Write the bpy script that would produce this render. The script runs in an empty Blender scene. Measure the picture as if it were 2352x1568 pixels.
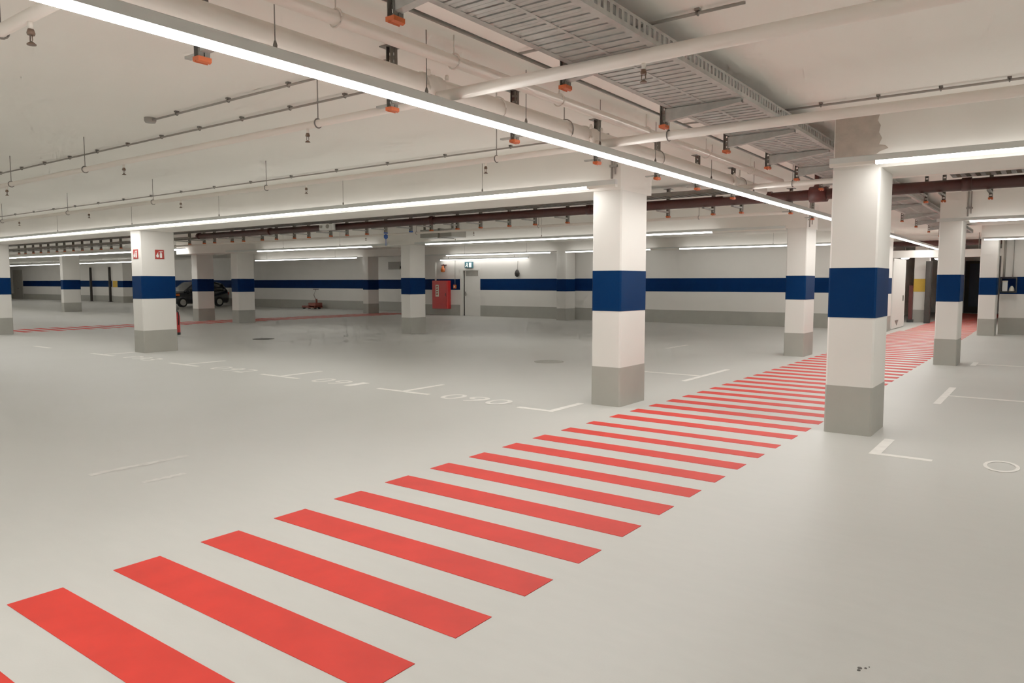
import bpy, bmesh, math, random
from mathutils import Vector, Matrix
random.seed(7)
scene = bpy.context.scene
COL = scene.collection
PI = math.pi

# ------------------------------------------------------------------ materials
def mat(name, col, rough=0.6, metal=0.0, emit=None, strength=0.0, noise=0.0, nscale=6.0, bump=0.0, bscale=60.0, coat=0.0, spec=0.5, detail=4.0):
    m = bpy.data.materials.new(name); m.use_nodes = True
    nt = m.node_tree; b = nt.nodes['Principled BSDF']
    b.inputs['Base Color'].default_value = (*col, 1)
    b.inputs['Roughness'].default_value = rough
    b.inputs['Metallic'].default_value = metal
    b.inputs['Specular IOR Level'].default_value = spec
    if coat:
        b.inputs['Coat Weight'].default_value = coat
        b.inputs['Coat Roughness'].default_value = 0.25
    if emit:
        b.inputs['Emission Color'].default_value = (*emit, 1)
        b.inputs['Emission Strength'].default_value = strength
    tc = nt.nodes.new('ShaderNodeTexCoord')
    if noise:
        n = nt.nodes.new('ShaderNodeTexNoise'); n.inputs['Scale'].default_value = nscale; n.inputs['Detail'].default_value = detail
        r = nt.nodes.new('ShaderNodeMapRange')
        r.inputs['From Min'].default_value = 0.3; r.inputs['From Max'].default_value = 0.7
        r.inputs['To Min'].default_value = 1 - noise; r.inputs['To Max'].default_value = 1 + noise
        mx = nt.nodes.new('ShaderNodeVectorMath'); mx.operation = 'SCALE'
        mx.inputs[0].default_value = col
        nt.links.new(tc.outputs['Object'], n.inputs['Vector'])
        nt.links.new(n.outputs['Fac'], r.inputs['Value'])
        nt.links.new(r.outputs['Result'], mx.inputs['Scale'])
        nt.links.new(mx.outputs['Vector'], b.inputs['Base Color'])
    if bump:
        n2 = nt.nodes.new('ShaderNodeTexNoise'); n2.inputs['Scale'].default_value = bscale; n2.inputs['Detail'].default_value = 3
        bp = nt.nodes.new('ShaderNodeBump'); bp.inputs['Strength'].default_value = bump; bp.inputs['Distance'].default_value = 0.01
        nt.links.new(tc.outputs['Object'], n2.inputs['Vector'])
        nt.links.new(n2.outputs['Fac'], bp.inputs['Height'])
        nt.links.new(bp.outputs['Normal'], b.inputs['Normal'])
    return m

def floor_mat():
    m = mat('floor_epoxy', (0.52, 0.505, 0.46), rough=0.42, spec=0.4)
    nt = m.node_tree; b = nt.nodes['Principled BSDF']
    tc = nt.nodes.new('ShaderNodeTexCoord')
    big = nt.nodes.new('ShaderNodeTexNoise'); big.inputs['Scale'].default_value = 0.45; big.inputs['Detail'].default_value = 5
    fine = nt.nodes.new('ShaderNodeTexNoise'); fine.inputs['Scale'].default_value = 3.5; fine.inputs['Detail'].default_value = 6
    mp = nt.nodes.new('ShaderNodeMapping'); mp.inputs['Scale'].default_value = (1, 3.5, 1); mp.inputs['Rotation'].default_value = (0, 0, 0.9)
    ramp = nt.nodes.new('ShaderNodeValToRGB')
    ramp.color_ramp.elements[0].position = 0.32; ramp.color_ramp.elements[0].color = (0.435, 0.428, 0.395, 1)
    ramp.color_ramp.elements[1].position = 0.70; ramp.color_ramp.elements[1].color = (0.495, 0.487, 0.452, 1)
    mixv = nt.nodes.new('ShaderNodeMath'); mixv.operation = 'MULTIPLY_ADD'; mixv.inputs[1].default_value = 0.45
    half = nt.nodes.new('ShaderNodeMath'); half.operation = 'MULTIPLY'; half.inputs[1].default_value = 0.55
    L = nt.links.new
    L(tc.outputs['Object'], big.inputs['Vector']); L(tc.outputs['Object'], mp.inputs['Vector']); L(mp.outputs['Vector'], fine.inputs['Vector'])
    L(big.outputs['Fac'], half.inputs[0]); L(fine.outputs['Fac'], mixv.inputs[0]); L(half.outputs[0], mixv.inputs[2])
    L(mixv.outputs[0], ramp.inputs['Fac']); L(ramp.outputs['Color'], b.inputs['Base Color'])
    rr = nt.nodes.new('ShaderNodeMapRange'); rr.inputs['To Min'].default_value = 0.36; rr.inputs['To Max'].default_value = 0.52
    L(fine.outputs['Fac'], rr.inputs['Value']); L(rr.outputs['Result'], b.inputs['Roughness'])
    bp = nt.nodes.new('ShaderNodeBump'); bp.inputs['Strength'].default_value = 0.06; bp.inputs['Distance'].default_value = 0.01
    n3 = nt.nodes.new('ShaderNodeTexNoise'); n3.inputs['Scale'].default_value = 90
    L(tc.outputs['Object'], n3.inputs['Vector']); L(n3.outputs['Fac'], bp.inputs['Height']); L(bp.outputs['Normal'], b.inputs['Normal'])
    return m

LIGHT = (1.0, 0.975, 0.91)
M = dict(
    floor=floor_mat(),
    ceiling=mat('ceiling_paint', (0.90, 0.865, 0.795), 0.85, noise=0.03, nscale=0.6, bump=0.1, bscale=25),
    white=mat('white_wall_paint', (0.74, 0.71, 0.66), 0.7, noise=0.02, nscale=1.5, bump=0.06, bscale=40),
    beam=mat('beam_paint', (0.82, 0.78, 0.72), 0.8, noise=0.035, nscale=1.2, bump=0.1, bscale=25),
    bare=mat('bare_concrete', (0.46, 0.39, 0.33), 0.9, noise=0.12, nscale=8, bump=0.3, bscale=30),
    scuff=mat('scuffed_floor', (0.58, 0.56, 0.52), 0.6, noise=0.15, nscale=12),
    screen=mat('windscreen_painted_reflection', (0.30, 0.31, 0.31), 0.08, noise=0.05, coat=1.0),  # pale base colour paints reflected light onto the windscreen glass
    blue=mat('blue_band_paint', (0.0001, 0.014, 0.066), 0.6, noise=0.06, nscale=3, spec=0.05),
    grey=mat('grey_plinth_paint', (0.33, 0.32, 0.28), 0.6, noise=0.04, nscale=3),
    yellow=mat('yellow_band_paint', (0.62, 0.36, 0.02), 0.5, noise=0.04),
    red=mat('red_road_paint', (0.58, 0.020, 0.012), 0.6, noise=0.10, nscale=4, detail=6, spec=0.15),
    line=mat('white_road_paint', (0.78, 0.75, 0.70), 0.55, noise=0.08, nscale=9),
    galv=mat('galvanised_steel', (0.40, 0.40, 0.37), 0.48, 0.35, noise=0.12, nscale=14),
    galvd=mat('dark_galvanised_steel', (0.17, 0.155, 0.135), 0.5, 0.35, noise=0.12, nscale=14),
    steelp=mat('luminaire_body', (0.62, 0.64, 0.61), 0.5, 0.0, noise=0.02),
    unlit=mat('unlit_diffuser', (0.80, 0.76, 0.69), 0.4, noise=0.02),
    lit=mat('lit_lamp', (0.9, 0.9, 0.88), 0.4, emit=LIGHT, strength=12.0, noise=0.001),
    litside=mat('lit_diffuser_side', (0.9, 0.9, 0.88), 0.4, emit=LIGHT, strength=7.0, noise=0.001),
    lit0=mat('lit_diffuser_main', (0.9, 0.9, 0.88), 0.4, emit=LIGHT, strength=53.0, noise=0.001),
    lit1=mat('lit_diffuser_near', (0.9, 0.9, 0.88), 0.4, emit=LIGHT, strength=41.0, noise=0.001),
    lit2=mat('lit_diffuser_middle', (0.9, 0.9, 0.88), 0.4, emit=LIGHT, strength=19.0, noise=0.001),
    lit3=mat('lit_diffuser_rear', (0.9, 0.9, 0.88), 0.4, emit=LIGHT, strength=9.0, noise=0.001),
    orange=mat('orange_cap_plastic', (0.60, 0.085, 0.012), 0.45, noise=0.05),
    bluecap=mat('blue_cap_plastic', (0.03, 0.10, 0.42), 0.45, noise=0.05),
    pipe=mat('cream_pipe_paint', (0.80, 0.73, 0.65), 0.5, noise=0.02, nscale=3),
    brass=mat('sprinkler_metal', (0.16, 0.10, 0.07), 0.4, 0.6, noise=0.1),
    conduit=mat('grey_conduit', (0.28, 0.25, 0.22), 0.6, noise=0.05),
    redpipe=mat('dark_red_pipe_paint', (0.042, 0.0055, 0.0035), 0.45, noise=0.08, nscale=5),
    wire=mat('wire_steel', (0.20, 0.18, 0.16), 0.5, 0.5, noise=0.05),
    redbox=mat('red_enamel', (0.52, 0.016, 0.016), 0.35, noise=0.04),
    darkred=mat('dark_red_paint', (0.07, 0.006, 0.005), 0.5, noise=0.05),
    black=mat('black_plastic', (0.012, 0.012, 0.013), 0.5, noise=0.05),
    dark=mat('dark_brown_void', (0.022, 0.017, 0.014), 0.7, noise=0.1),
    navy=mat('navy_panel', (0.008, 0.014, 0.035), 0.5, noise=0.05),
    door=mat('door_enamel', (0.74, 0.72, 0.67), 0.45, noise=0.015),
    doorgrey=mat('grey_door_enamel', (0.36, 0.34, 0.30), 0.5, noise=0.02),
    vent=mat('grey_vent_metal', (0.30, 0.285, 0.25), 0.55, 0.2, noise=0.05),
    pale=mat('pale_sticker', (0.72, 0.66, 0.52), 0.5, noise=0.05),
    signred=mat('sign_red', (0.42, 0.02, 0.012), 0.4, noise=0.03),
    signwhite=mat('sign_white', (0.85, 0.85, 0.82), 0.4, noise=0.02),
    signteal=mat('sign_teal', (0.03, 0.13, 0.17), 0.4, noise=0.03),
    signlit=mat('sign_lit_white', (0.85, 0.9, 0.88), 0.4, emit=(0.85, 1.0, 0.95), strength=0.5, noise=0.01),
    carpaint=mat('car_navy_paint', (0.012, 0.014, 0.022), 0.18, 0.3, noise=0.05, coat=1.0),
    glass=mat('car_glass', (0.03, 0.034, 0.036), 0.06, noise=0.02, coat=1.0),
    chrome=mat('car_trim', (0.6, 0.6, 0.58), 0.2, 0.9, noise=0.02),
    tyre=mat('tyre_rubber', (0.012, 0.012, 0.012), 0.8, noise=0.1),
    amber=mat('amber_lens', (0.65, 0.12, 0.02), 0.25, noise=0.05),
    drain=mat('drain_iron', (0.10, 0.095, 0.085), 0.7, 0.3, noise=0.2, nscale=30),
    trolley=mat('trolley_red', (0.20, 0.045, 0.03), 0.5, noise=0.1),
)

# ------------------------------------------------------------------ mesh helpers
def quadface(bm, vs, idx, mi):
    f = bm.faces.new([vs[i] for i in idx]); f.material_index = mi; return f

def box(bm, x0, x1, y0, y1, z0, z1, mi=0, ch=0.0):
    """box; ch chamfers the four vertical edges"""
    if x0 > x1: x0, x1 = x1, x0
    if y0 > y1: y0, y1 = y1, y0
    if ch:
        pts = [(x0 + ch, y0), (x1 - ch, y0), (x1, y0 + ch), (x1, y1 - ch), (x1 - ch, y1), (x0 + ch, y1), (x0, y1 - ch), (x0, y0 + ch)]
    else:
        pts = [(x0, y0), (x1, y0), (x1, y1), (x0, y1)]
    n = len(pts)
    lo = [bm.verts.new((p[0], p[1], z0)) for p in pts]; hi = [bm.verts.new((p[0], p[1], z1)) for p in pts]
    for i in range(n):
        f = bm.faces.new([lo[i], lo[(i + 1) % n], hi[(i + 1) % n], hi[i]]); f.material_index = mi
    f = bm.faces.new(list(reversed(lo))); f.material_index = mi
    f = bm.faces.new(hi); f.material_index = mi

def prism(bm, pts, axis, a, b, mi=0):
    """extrude a closed 2D polygon along axis ('x','y','z') from a to b"""
    def p3(p, t):
        return {'x': (t, p[0], p[1]), 'y': (p[0], t, p[1]), 'z': (p[0], p[1], t)}[axis]
    n = len(pts)
    A = [bm.verts.new(p3(p, a)) for p in pts]; B = [bm.verts.new(p3(p, b)) for p in pts]
    for i in range(n):
        f = bm.faces.new([A[i], A[(i + 1) % n], B[(i + 1) % n], B[i]]); f.material_index = mi
    f = bm.faces.new(list(reversed(A))); f.material_index = mi
    f = bm.faces.new(B); f.material_index = mi

def tube(bm, path, r, seg=12, mi=0, caps=True):
    """tube of radius r (number or list) along a polyline"""
    P = [Vector(p) for p in path]; rings = []
    for i, p in enumerate(P):
        if i == 0: d = P[1] - P[0]
        elif i == len(P) - 1: d = P[-1] - P[-2]
        else: d = (P[i + 1] - P[i]).normalized() + (P[i] - P[i - 1]).normalized()
        d.normalize()
        up = Vector((0, 0, 1)) if abs(d.z) < 0.9 else Vector((1, 0, 0))
        s = d.cross(up).normalized(); t = s.cross(d).normalized()
        rr = r[i] if isinstance(r, (list, tuple)) else r
        rings.append([bm.verts.new(p + (s * math.cos(2 * PI * k / seg) + t * math.sin(2 * PI * k / seg)) * rr) for k in range(seg)])
    for a, b in zip(rings, rings[1:]):
        for k in range(seg):
            f = bm.faces.new([a[k], a[(k + 1) % seg], b[(k + 1) % seg], b[k]]); f.material_index = mi; f.smooth = True
    if caps:
        f = bm.faces.new(list(reversed(rings[0]))); f.material_index = mi
        f = bm.faces.new(rings[-1]); f.material_index = mi

def lathe(bm, cx, cy, prof, seg=16, mi=0):
    """profile [(r,z)] turned about a vertical axis"""
    rings = []
    for r, z in prof:
        rings.append([bm.verts.new((cx + max(r, 1e-4) * math.cos(2 * PI * k / seg), cy + max(r, 1e-4) * math.sin(2 * PI * k / seg), z)) for k in range(seg)])
    for a, b in zip(rings, rings[1:]):
        for k in range(seg):
            f = bm.faces.new([a[k], a[(k + 1) % seg], b[(k + 1) % seg], b[k]]); f.material_index = mi; f.smooth = True
    bm.faces.new(list(reversed(rings[0]))).material_index = mi
    bm.faces.new(rings[-1]).material_index = mi

def ring(bm, c, R, r, axis='x', seg=18, s2=6, a0=0.0, a1=2 * PI, mi=0):
    """torus arc (clamp ring) in the plane perpendicular to axis"""
    path = []
    n = seg
    for i in range(n + 1):
        a = a0 + (a1 - a0) * i / n
        u, v = R * math.cos(a), R * math.sin(a)
        path.append({'x': (c[0], c[1] + u, c[2] + v), 'y': (c[0] + u, c[1], c[2] + v), 'z': (c[0] + u, c[1] + v, c[2])}[axis])
    tube(bm, path, r, s2, mi)

def obj(name, bm, mats, parent=None, smooth_normals=True):
    me = bpy.data.meshes.new(name)
    bmesh.ops.recalc_face_normals(bm, faces=bm.faces[:])
    if parent is not None:
        bmesh.ops.translate(bm, verts=bm.verts[:], vec=-WORLD[parent.name])
    bm.to_mesh(me); bm.free()
    for m in (mats if isinstance(mats, (list, tuple)) else [mats]):
        me.materials.append(m)
    o = bpy.data.objects.new(name, me); COL.objects.link(o)
    if parent is not None:
        o.parent = parent; WORLD[o.name] = WORLD[parent.name].copy()
    else:
        WORLD[o.name] = Vector((0, 0, 0))
    return o
WORLD = {}

def tag(o, label, cat, group=None):
    o['label'] = label; o['category'] = cat
    o['kind'] = 'thing'
    if group: o['group'] = group
    return o

def thing(name, label, cat, loc, group=None):
    o = bpy.data.objects.new(name, None); COL.objects.link(o)
    o.location = loc; o.empty_display_size = 0.1; WORLD[o.name] = Vector(loc)
    return tag(o, label, cat, group)

def struct(name, bm, mats, parent=None, label=None):
    o = obj(name, bm, mats, parent); o['kind'] = 'structure'
    if label: o['label'] = label
    return o

def clone(root, offset):
    """copy a thing with its parts and sub-parts, moved by offset"""
    r = root.copy(); COL.objects.link(r); r.location = Vector(root.location) + Vector(offset)
    WORLD[r.name] = WORLD[root.name] + Vector(offset)
    for ch in list(root.children):
        c = ch.copy(); COL.objects.link(c); c.parent = r
        for g in ch.children:
            d = g.copy(); COL.objects.link(d); d.parent = c
    return r

B = bmesh.new
ORD = ['first', 'second', 'third', 'fourth', 'fifth', 'sixth', 'seventh', 'eighth', 'ninth', 'tenth', 'eleventh', 'twelfth', 'thirteenth', 'fourteenth', 'fifteenth', 'sixteenth', 'seventeenth', 'eighteenth', 'nineteenth', 'twentieth']
def ordw(i):
    if i < 20: return ORD[i]
    if i == 29: return 'thirtieth'
    if i == 39: return 'fortieth'
    return {2: 'twenty', 3: 'thirty', 4: 'forty'}[(i + 1) // 10] + '-' + ORD[(i + 1) % 10 - 1]

CEIL = 3.32
BEAM = 2.77
# ------------------------------------------------------------------ room shell
XL, XR, YB = -100.0, 9.0, -7.0
WB, WL = 27.4, 29.8
b = B(); box(b, XL, XR, YB, 47, -0.12, 0); struct('floor', b, M['floor'], label='pale grey glossy epoxy garage floor')
b = B(); box(b, XL, XR, YB, 47, CEIL, CEIL + 0.1); struct('ceiling', b, M['ceiling'], label='off-white painted concrete ceiling')

def banded(bm, x0, x1, y, thick=0.2, band=True, base=True, z0=0.0, z1=CEIL, dirn=-1, bandx=None):
    """wall along X whose painted face looks toward -Y (dirn -1): white, blue band, grey base"""
    box(bm, x0, x1, y, y + thick, z0, z1, 0)
    f = y - 0.004
    if base: box(bm, x0, x1, f, y + 0.01, 0, 0.52, 2)
    if band: box(bm, x0, x1, f, y + 0.01, 1.25, 1.78, 1)

W3 = [M['white'], M['blue'], M['grey']]
b = B()
banded(b, -25.8, -23.37, WB); banded(b, -22.13, -4.75, WB)
box(b, -23.37, -22.13, WB, WB + 0.2, 2.27, CEIL, 0)
box(b, -4.75, -1.42, WB, WB + 0.2, 2.42, 2.66, 0)             # lintel over the portal
banded(b, -1.42, XR, WB)
struct('wall_back', b, W3, label='white back wall with dark blue band and grey base')
b = B(); banded(b, XL, -81.9, WL, band=False); banded(b, -81.9, -63.7, WL); banded(b, -63.7, -60.6, WL, band=False); banded(b, -60.6, -25.8, WL)
box(b, -26.0, -25.8, WB, WL, 0, CEIL, 0)
struct('wall_back_left', b, W3, label='far white wall with dark blue band behind the driving lanes')
b = B(); box(b, XL - 0.2, XL, YB, 47, 0, CEIL, 0); struct('wall_left', b, M['white'])
b = B(); box(b, XR, XR + 0.2, YB, 47, 0, CEIL, 0); struct('wall_right', b, M['white'])
b = B(); box(b, XL, XR, YB - 0.2, YB, 0, CEIL, 0); struct('wall_front', b, M['white'])
# hall beyond the portal
b = B()
box(b, -6.2, -6.0, WB + 0.2, 46, 0, CEIL, 0); box(b, -1.0, -0.8, WB + 0.2, 46, 0, CEIL, 0); box(b, -6.2, -0.8, 46, 46.2, 0, CEIL, 0)
struct('wall_passage', b, M['white'])
b = B(); box(b, -3.95, -3.0, 45.9, 46.0, 0.0, 2.75); o = struct('door_3', b, M['dark'], label='dark brown frame at the end of the passage')
b = B(); box(b, -3.75, -3.25, 45.86, 45.9, 0.35, 2.6); obj('door_panel', b, M['navy'], o)

# concrete beams (drop beams along each column row)
def beam(x0, x1, y0, y1, label, z=None, patch=False):
    b = B(); box(b, x0, x1, y0, y1, z or BEAM, CEIL)
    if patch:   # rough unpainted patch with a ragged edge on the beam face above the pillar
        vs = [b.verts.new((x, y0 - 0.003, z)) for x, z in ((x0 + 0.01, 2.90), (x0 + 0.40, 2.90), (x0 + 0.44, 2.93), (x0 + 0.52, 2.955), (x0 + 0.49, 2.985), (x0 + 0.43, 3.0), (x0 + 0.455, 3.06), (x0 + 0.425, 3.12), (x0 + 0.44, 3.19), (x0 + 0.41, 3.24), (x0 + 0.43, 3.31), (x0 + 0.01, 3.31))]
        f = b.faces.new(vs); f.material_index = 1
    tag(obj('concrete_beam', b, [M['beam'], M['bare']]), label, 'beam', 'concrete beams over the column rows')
beam(-95, -4.46, 8.33, 9.2, 'long off-white concrete beam over the nearest row of pillars, left of the crosswalk')
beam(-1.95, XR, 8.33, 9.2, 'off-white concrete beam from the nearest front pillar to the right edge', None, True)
beam(-29.5, -4.34, 16.45, 17.3, 'off-white concrete beam over the middle row of pillars, beyond the dark red pipe')
beam(-1.88, XR, 16.45, 17.3, 'short concrete beam on the second pillar right of the crosswalk')
beam(-40, -4.4, 26.4, 27.15, 'rearmost concrete beam close to the back wall', 2.95)
beam(-1.9, XR, 26.4, 27.15, 'rearmost short concrete beam right of the passage opening', 2.95)

# ------------------------------------------------------------------ pillars
def pillar(x0, x1, y0, y1, label, paint='blue', top=BEAM, ch=0.018):
    t = thing('concrete_pillar', label, 'pillar', ((x0 + x1) / 2, (y0 + y1) / 2, 0), 'painted concrete pillars')
    e = 0.003
    b = B(); box(b, x0, x1, y0, y1, 0, top, 0, ch); obj('shaft', b, M['white'], t)
    b = B(); box(b, x0 - e, x1 + e, y0 - e, y1 + e, 1.235, 1.755, 0, ch); obj('painted_band', b, M[paint], t)['label'] = paint + ' painted band'
    b = B(); box(b, x0 - e, x1 + e, y0 - e, y1 + e, 0, 0.51, 0, ch); obj('painted_base', b, M['grey'], t)['label'] = 'grey painted base'
    return t
pillar(-1.95, -1.49, 8.30, 8.99, 'nearest white pillar with blue band, standing at the right edge of the red crosswalk')
pillar(-4.88, -4.46, 8.36, 9.08, 'big white pillar with blue band, left of the red crosswalk in the nearest row')
pillar(-17.11, -16.67, 8.45, 9.25, 'white pillar with two small red fire signs above its blue band')
pillar(-26.65, -26.20, 8.45, 9.20, 'white pillar with blue band cut off by the left edge of the photo')
pillar(-4.76, -4.34, 16.48, 17.22, 'white pillar with blue band just left of the nearest pillar, further up the crosswalk')
pillar(-1.88, -1.49, 16.42, 17.12, 'second white pillar right of the crosswalk, in front of the passage opening')
pillar(-16.62, -16.20, 16.6, 17.28, 'white pillar beside the red hose cabinet, middle row')
pillar(-26.48, -26.03, 17.0, 17.75, 'brightly lit white pillar right of the shaded pillar, far left area')
pillar(-29.36, -28.92, 17.0, 17.75, 'shaded grey-white pillar standing in front of the dark car')
pillar(-43.92, -43.6, 17.8, 18.7, 'distant white pillar between the left edge pillar and the fire sign pillar', top=CEIL)
pillar(-29.22, -28.80, 26.4, 27.13, 'far pillar near the back wall left of the ventilation grille', top=2.95)
pillar(-17.15, -16.67, 26.4, 27.13, 'far pillar close to the back wall, left of the big pillar by the crosswalk', top=2.95)
pillar(-4.85, -4.40, 26.4, 27.13, 'far pillar mostly hidden behind the nearest pillar', top=2.95)
pillar(-1.90, -1.45, 26.4, 27.13, 'far right pillar at the right side of the passage opening', top=2.95)
pillar(-4.68, -4.18, 33.8, 34.4, 'pillar with yellow band in the passage beyond the opening', 'yellow', CEIL)
pillar(-62.1, -61.1, 29.1, 29.75, 'distant pale pillar with yellow band near the fire sign pillar', 'yellow', CEIL)
pillar(-60.9, -60.0, 28.9, 29.75, 'distant pillar with blue band peeking out left of the fire sign pillar', top=CEIL)

# ------------------------------------------------------------------ floor markings
t = thing('crosswalk_marking', 'pedestrian crosswalk of red painted stripes running up between the pillars', 'crosswalk', (-3.15, 8, 0))
meas = [(1.357, 1.615), (1.885, 2.152), (2.423, 2.687), (2.973, 3.234), (3.514, 3.778), (4.056, 4.321), (4.60, 4.845), (5.122, 5.352), (5.63, 5.866), (6.142, 6.37), (6.66, 6.856), (7.164, 7.342)]
st = [(0.83, 1.09)] + meas
y = 7.68
while y < 27.3:
    st.append((y, y + 0.225)); y += 0.497
for i, (a, c) in enumerate(st):
    k = max(0, min(1, (a - 1.3) / 3)); xl = -4.13 - 0.15 * k; xr = -2.09 - 0.045 * k
    if a > 6: f = min(1, (a - 6) / 4); xl += 0.12 * f; xr += 0.06 * f
    if a > 16: xl -= 0.0
    b = B(); box(b, xl, xr, a, c, 0.0, 0.003); obj('red_stripe', b, M['red'], t)
t = thing('crosswalk_marking', 'distant red crosswalk stripes on the floor of the passage beyond the opening', 'crosswalk', (-3.2, 36, 0))
y = 27.7
while y < 45:
    b = B(); box(b, -4.05, -2.1, y, y + 0.25, 0, 0.003); obj('red_stripe', b, M['red'], t); y += 0.5
t = thing('crosswalk_marking', 'second red crosswalk seen edge-on as a thin red line behind the fire sign pillar', 'crosswalk', (-27.9, 15, 0))
y = 9.2
while y < 27.5:
    b = B(); box(b, -28.8, -26.75, y, y + 0.26, 0, 0.003); obj('red_stripe', b, M['red'], t); y += 0.5

LW = 0.085
def marking(label, segs):
    xs = sum((s[0] + s[1]) / 2 for s in segs) / len(segs); ys = sum((s[2] + s[3]) / 2 for s in segs) / len(segs)
    t = thing('parking_bay_line', label, 'parking line', (xs, ys, 0), 'white painted parking bay corners')
    for i, (x0, x1, y0, y1) in enumerate(segs):
        b = B(); box(b, x0, x1, y0, y1, 0, 0.0025 + 0.0004 * i); obj('painted_line', b, M['line'], t)
Y7 = 7.66
marking('white painted corner line on the floor in front of the big pillar', [(-5.52, -4.97, Y7 - 0.1, Y7 - 0.1 + LW), (-5.06, -4.97, Y7 - 0.1 + LW, 8.34)])
for xc, lab in ((-7.70, 'nearest white T-shaped bay line, first one left of the corner line'), (-10.65, 'white T-shaped bay line, second left of the corner line'), (-13.70, 'white T-shaped bay line, third left of the corner line'), (-17.05, 'white T-shaped bay line at the foot of the fire sign pillar')):
    marking(lab, [(xc - 0.52, xc + 0.52, Y7, Y7 + LW), (xc - LW / 2, xc + LW / 2, Y7 + LW, 8.6 if xc > -16 else 8.43)])
marking('short white bay line at the far left of the parking row', [(-20.75, -19.8, 7.68, 7.78)])
marking('white T-shaped line left of the crosswalk, behind the big pillar', [(-4.87, -4.78, 11.24, 13.24), (-6.4, -4.87, 12.0, 12.08)])
marking('distant faint white line behind the big pillar', [(-7.64, -7.55, 16.6, 17.9)])
marking('white corner line at the foot of the nearest pillar', [(-1.35, -1.255, 7.46, 8.28), (-1.255, -0.83, 7.46, 7.54)])
marking('white T-shaped line right of the crosswalk in the bay beyond the nearest pillar', [(-1.25, -1.16, 11.09, 13.0), (-1.16, 2.6, 11.96, 12.04)])
marking('small white T-shaped line right of the second pillar by the crosswalk', [(-1.28, -1.19, 16.65, 17.4), (-1.19, 2.6, 17.0, 17.08)])

def digits(text, x0, y0, h, w, pitch, label, sub=True):
    t = thing('bay_number', label, 'painted number', (x0, y0, 0), 'white painted bay numbers')
    for i, c in enumerate(text):
        cu = bpy.data.curves.new('digit_curve', 'FONT'); cu.body = c; cu.size = 1.0
        to = bpy.data.objects.new('digit_tmp', cu); COL.objects.link(to)
        dg = bpy.context.evaluated_depsgraph_get()
        me = bpy.data.meshes.new_from_object(to.evaluated_get(dg))
        bpy.data.objects.remove(to)
        xs = [v.co.x for v in me.vertices]; ys = [v.co.y for v in me.vertices]
        w0 = max(xs) - min(xs); sx = (w if c != '1' else w * 0.5) / w0; sy = h / (max(ys) - min(ys))
        mx, my = min(xs), min(ys)
        for v in me.vertices:
            v.co = Vector(((v.co.x - mx) * sx + i * pitch + (w * 0.25 if c == '1' else 0), (v.co.y - my) * sy, 0.003))
        me.materials.clear(); me.materials.append(M['line']); me.name = 'digit'
        o = bpy.data.objects.new('digit', me); COL.objects.link(o); o.parent = t
digits('090', -6.92, 7.56, 0.42, 0.32, 0.40, 'white painted number 090 on the floor, nearest the crosswalk')
digits('091', -9.78, 7.60, 0.42, 0.32, 0.40, 'white painted number 091 on the floor between two T-shaped lines')
digits('092', -12.72, 7.60, 0.42, 0.32, 0.40, 'faint white painted number 092 on the floor, third bay from the crosswalk')
digits('093', -16.1, 7.62, 0.42, 0.32, 0.40, 'faint white painted number 093 on the floor near the fire sign pillar')
# the single ring-shaped zero at the right edge
t = thing('bay_number', 'white painted zero on the floor by the right edge of the photo', 'painted number', (-0.32, 7.62, 0), 'white painted bay numbers')
b = B(); n = 36; A_, B_ = [], []
for k in range(n):
    a = 2 * PI * k / n
    A_.append(b.verts.new((-0.315 + 0.135 * math.cos(a), 7.62 + 0.235 * math.sin(a), 0.003))); B_.append(b.verts.new((-0.315 + 0.105 * math.cos(a), 7.62 + 0.185 * math.sin(a), 0.003)))
for k in range(n): b.faces.new([A_[k], A_[(k + 1) % n], B_[(k + 1) % n], B_[k]])
obj('digit', b, M['line'], t)

def drain(x, y, label, dm='drain'):
    t = thing('floor_drain', label, 'drain', (x, y, 0), 'round floor drains')
    b = B(); lathe(b, x, y, [(0.30, 0), (0.30, 0.006), (0.26, 0.008), (0.255, 0.004)], 28); obj('drain_rim', b, M[dm], t)
    b = B()
    for k in range(-4, 5): 
        hw = math.sqrt(max(0.01, 0.25 ** 2 - (k * 0.055) ** 2)); box(b, x - hw, x + hw, y + k * 0.055 - 0.014, y + k * 0.055 + 0.014, 0.002, 0.007)
    obj('drain_grate', b, M[dm], t)
drain(-18.12, 12.6, 'dark round floor drain right of the fire sign pillar')
drain(-8.23, 12.4, 'faint grey round floor drain left of the big pillar', 'grey')
b = B()
for dx, dy, s in ((0, 0, 0.010), (0.02, 0.012, 0.006), (0.0, -0.022, 0.008), (0.03, 0.03, 0.003)):
    lathe(b, -0.585 + dx, 3.23 + dy, [(s, 0), (s * 0.9, 0.002), (s * 0.4, 0.004)], 7)
tag(obj('floor_debris', b, M['drain']), 'tiny dark specks of dirt on the bare floor, bottom right', 'debris')

for (x0, x1, y0, y1, lab) in ((-6.46, -6.38, 2.75, 3.62, 'long faint pale scuff mark on the bare floor at the left'), (-5.86, -5.80, 2.9, 3.26, 'short faint pale scuff mark on the bare floor at the left')):
    b = B(); n = 14
    L0 = [b.verts.new((x0 + 0.012 * math.sin(i * 2.3), y0 + (y1 - y0) * i / n, 0.0015)) for i in range(n + 1)]
    R0 = [b.verts.new((x1 + 0.012 * math.sin(i * 1.7 + 1), y0 + (y1 - y0) * i / n, 0.0015)) for i in range(n + 1)]
    for i in range(n): b.faces.new([L0[i], R0[i], R0[i + 1], L0[i + 1]])
    tag(obj('scuff_mark', b, M['scuff']), lab, 'floor mark', 'pale scuff marks on the floor')

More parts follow.
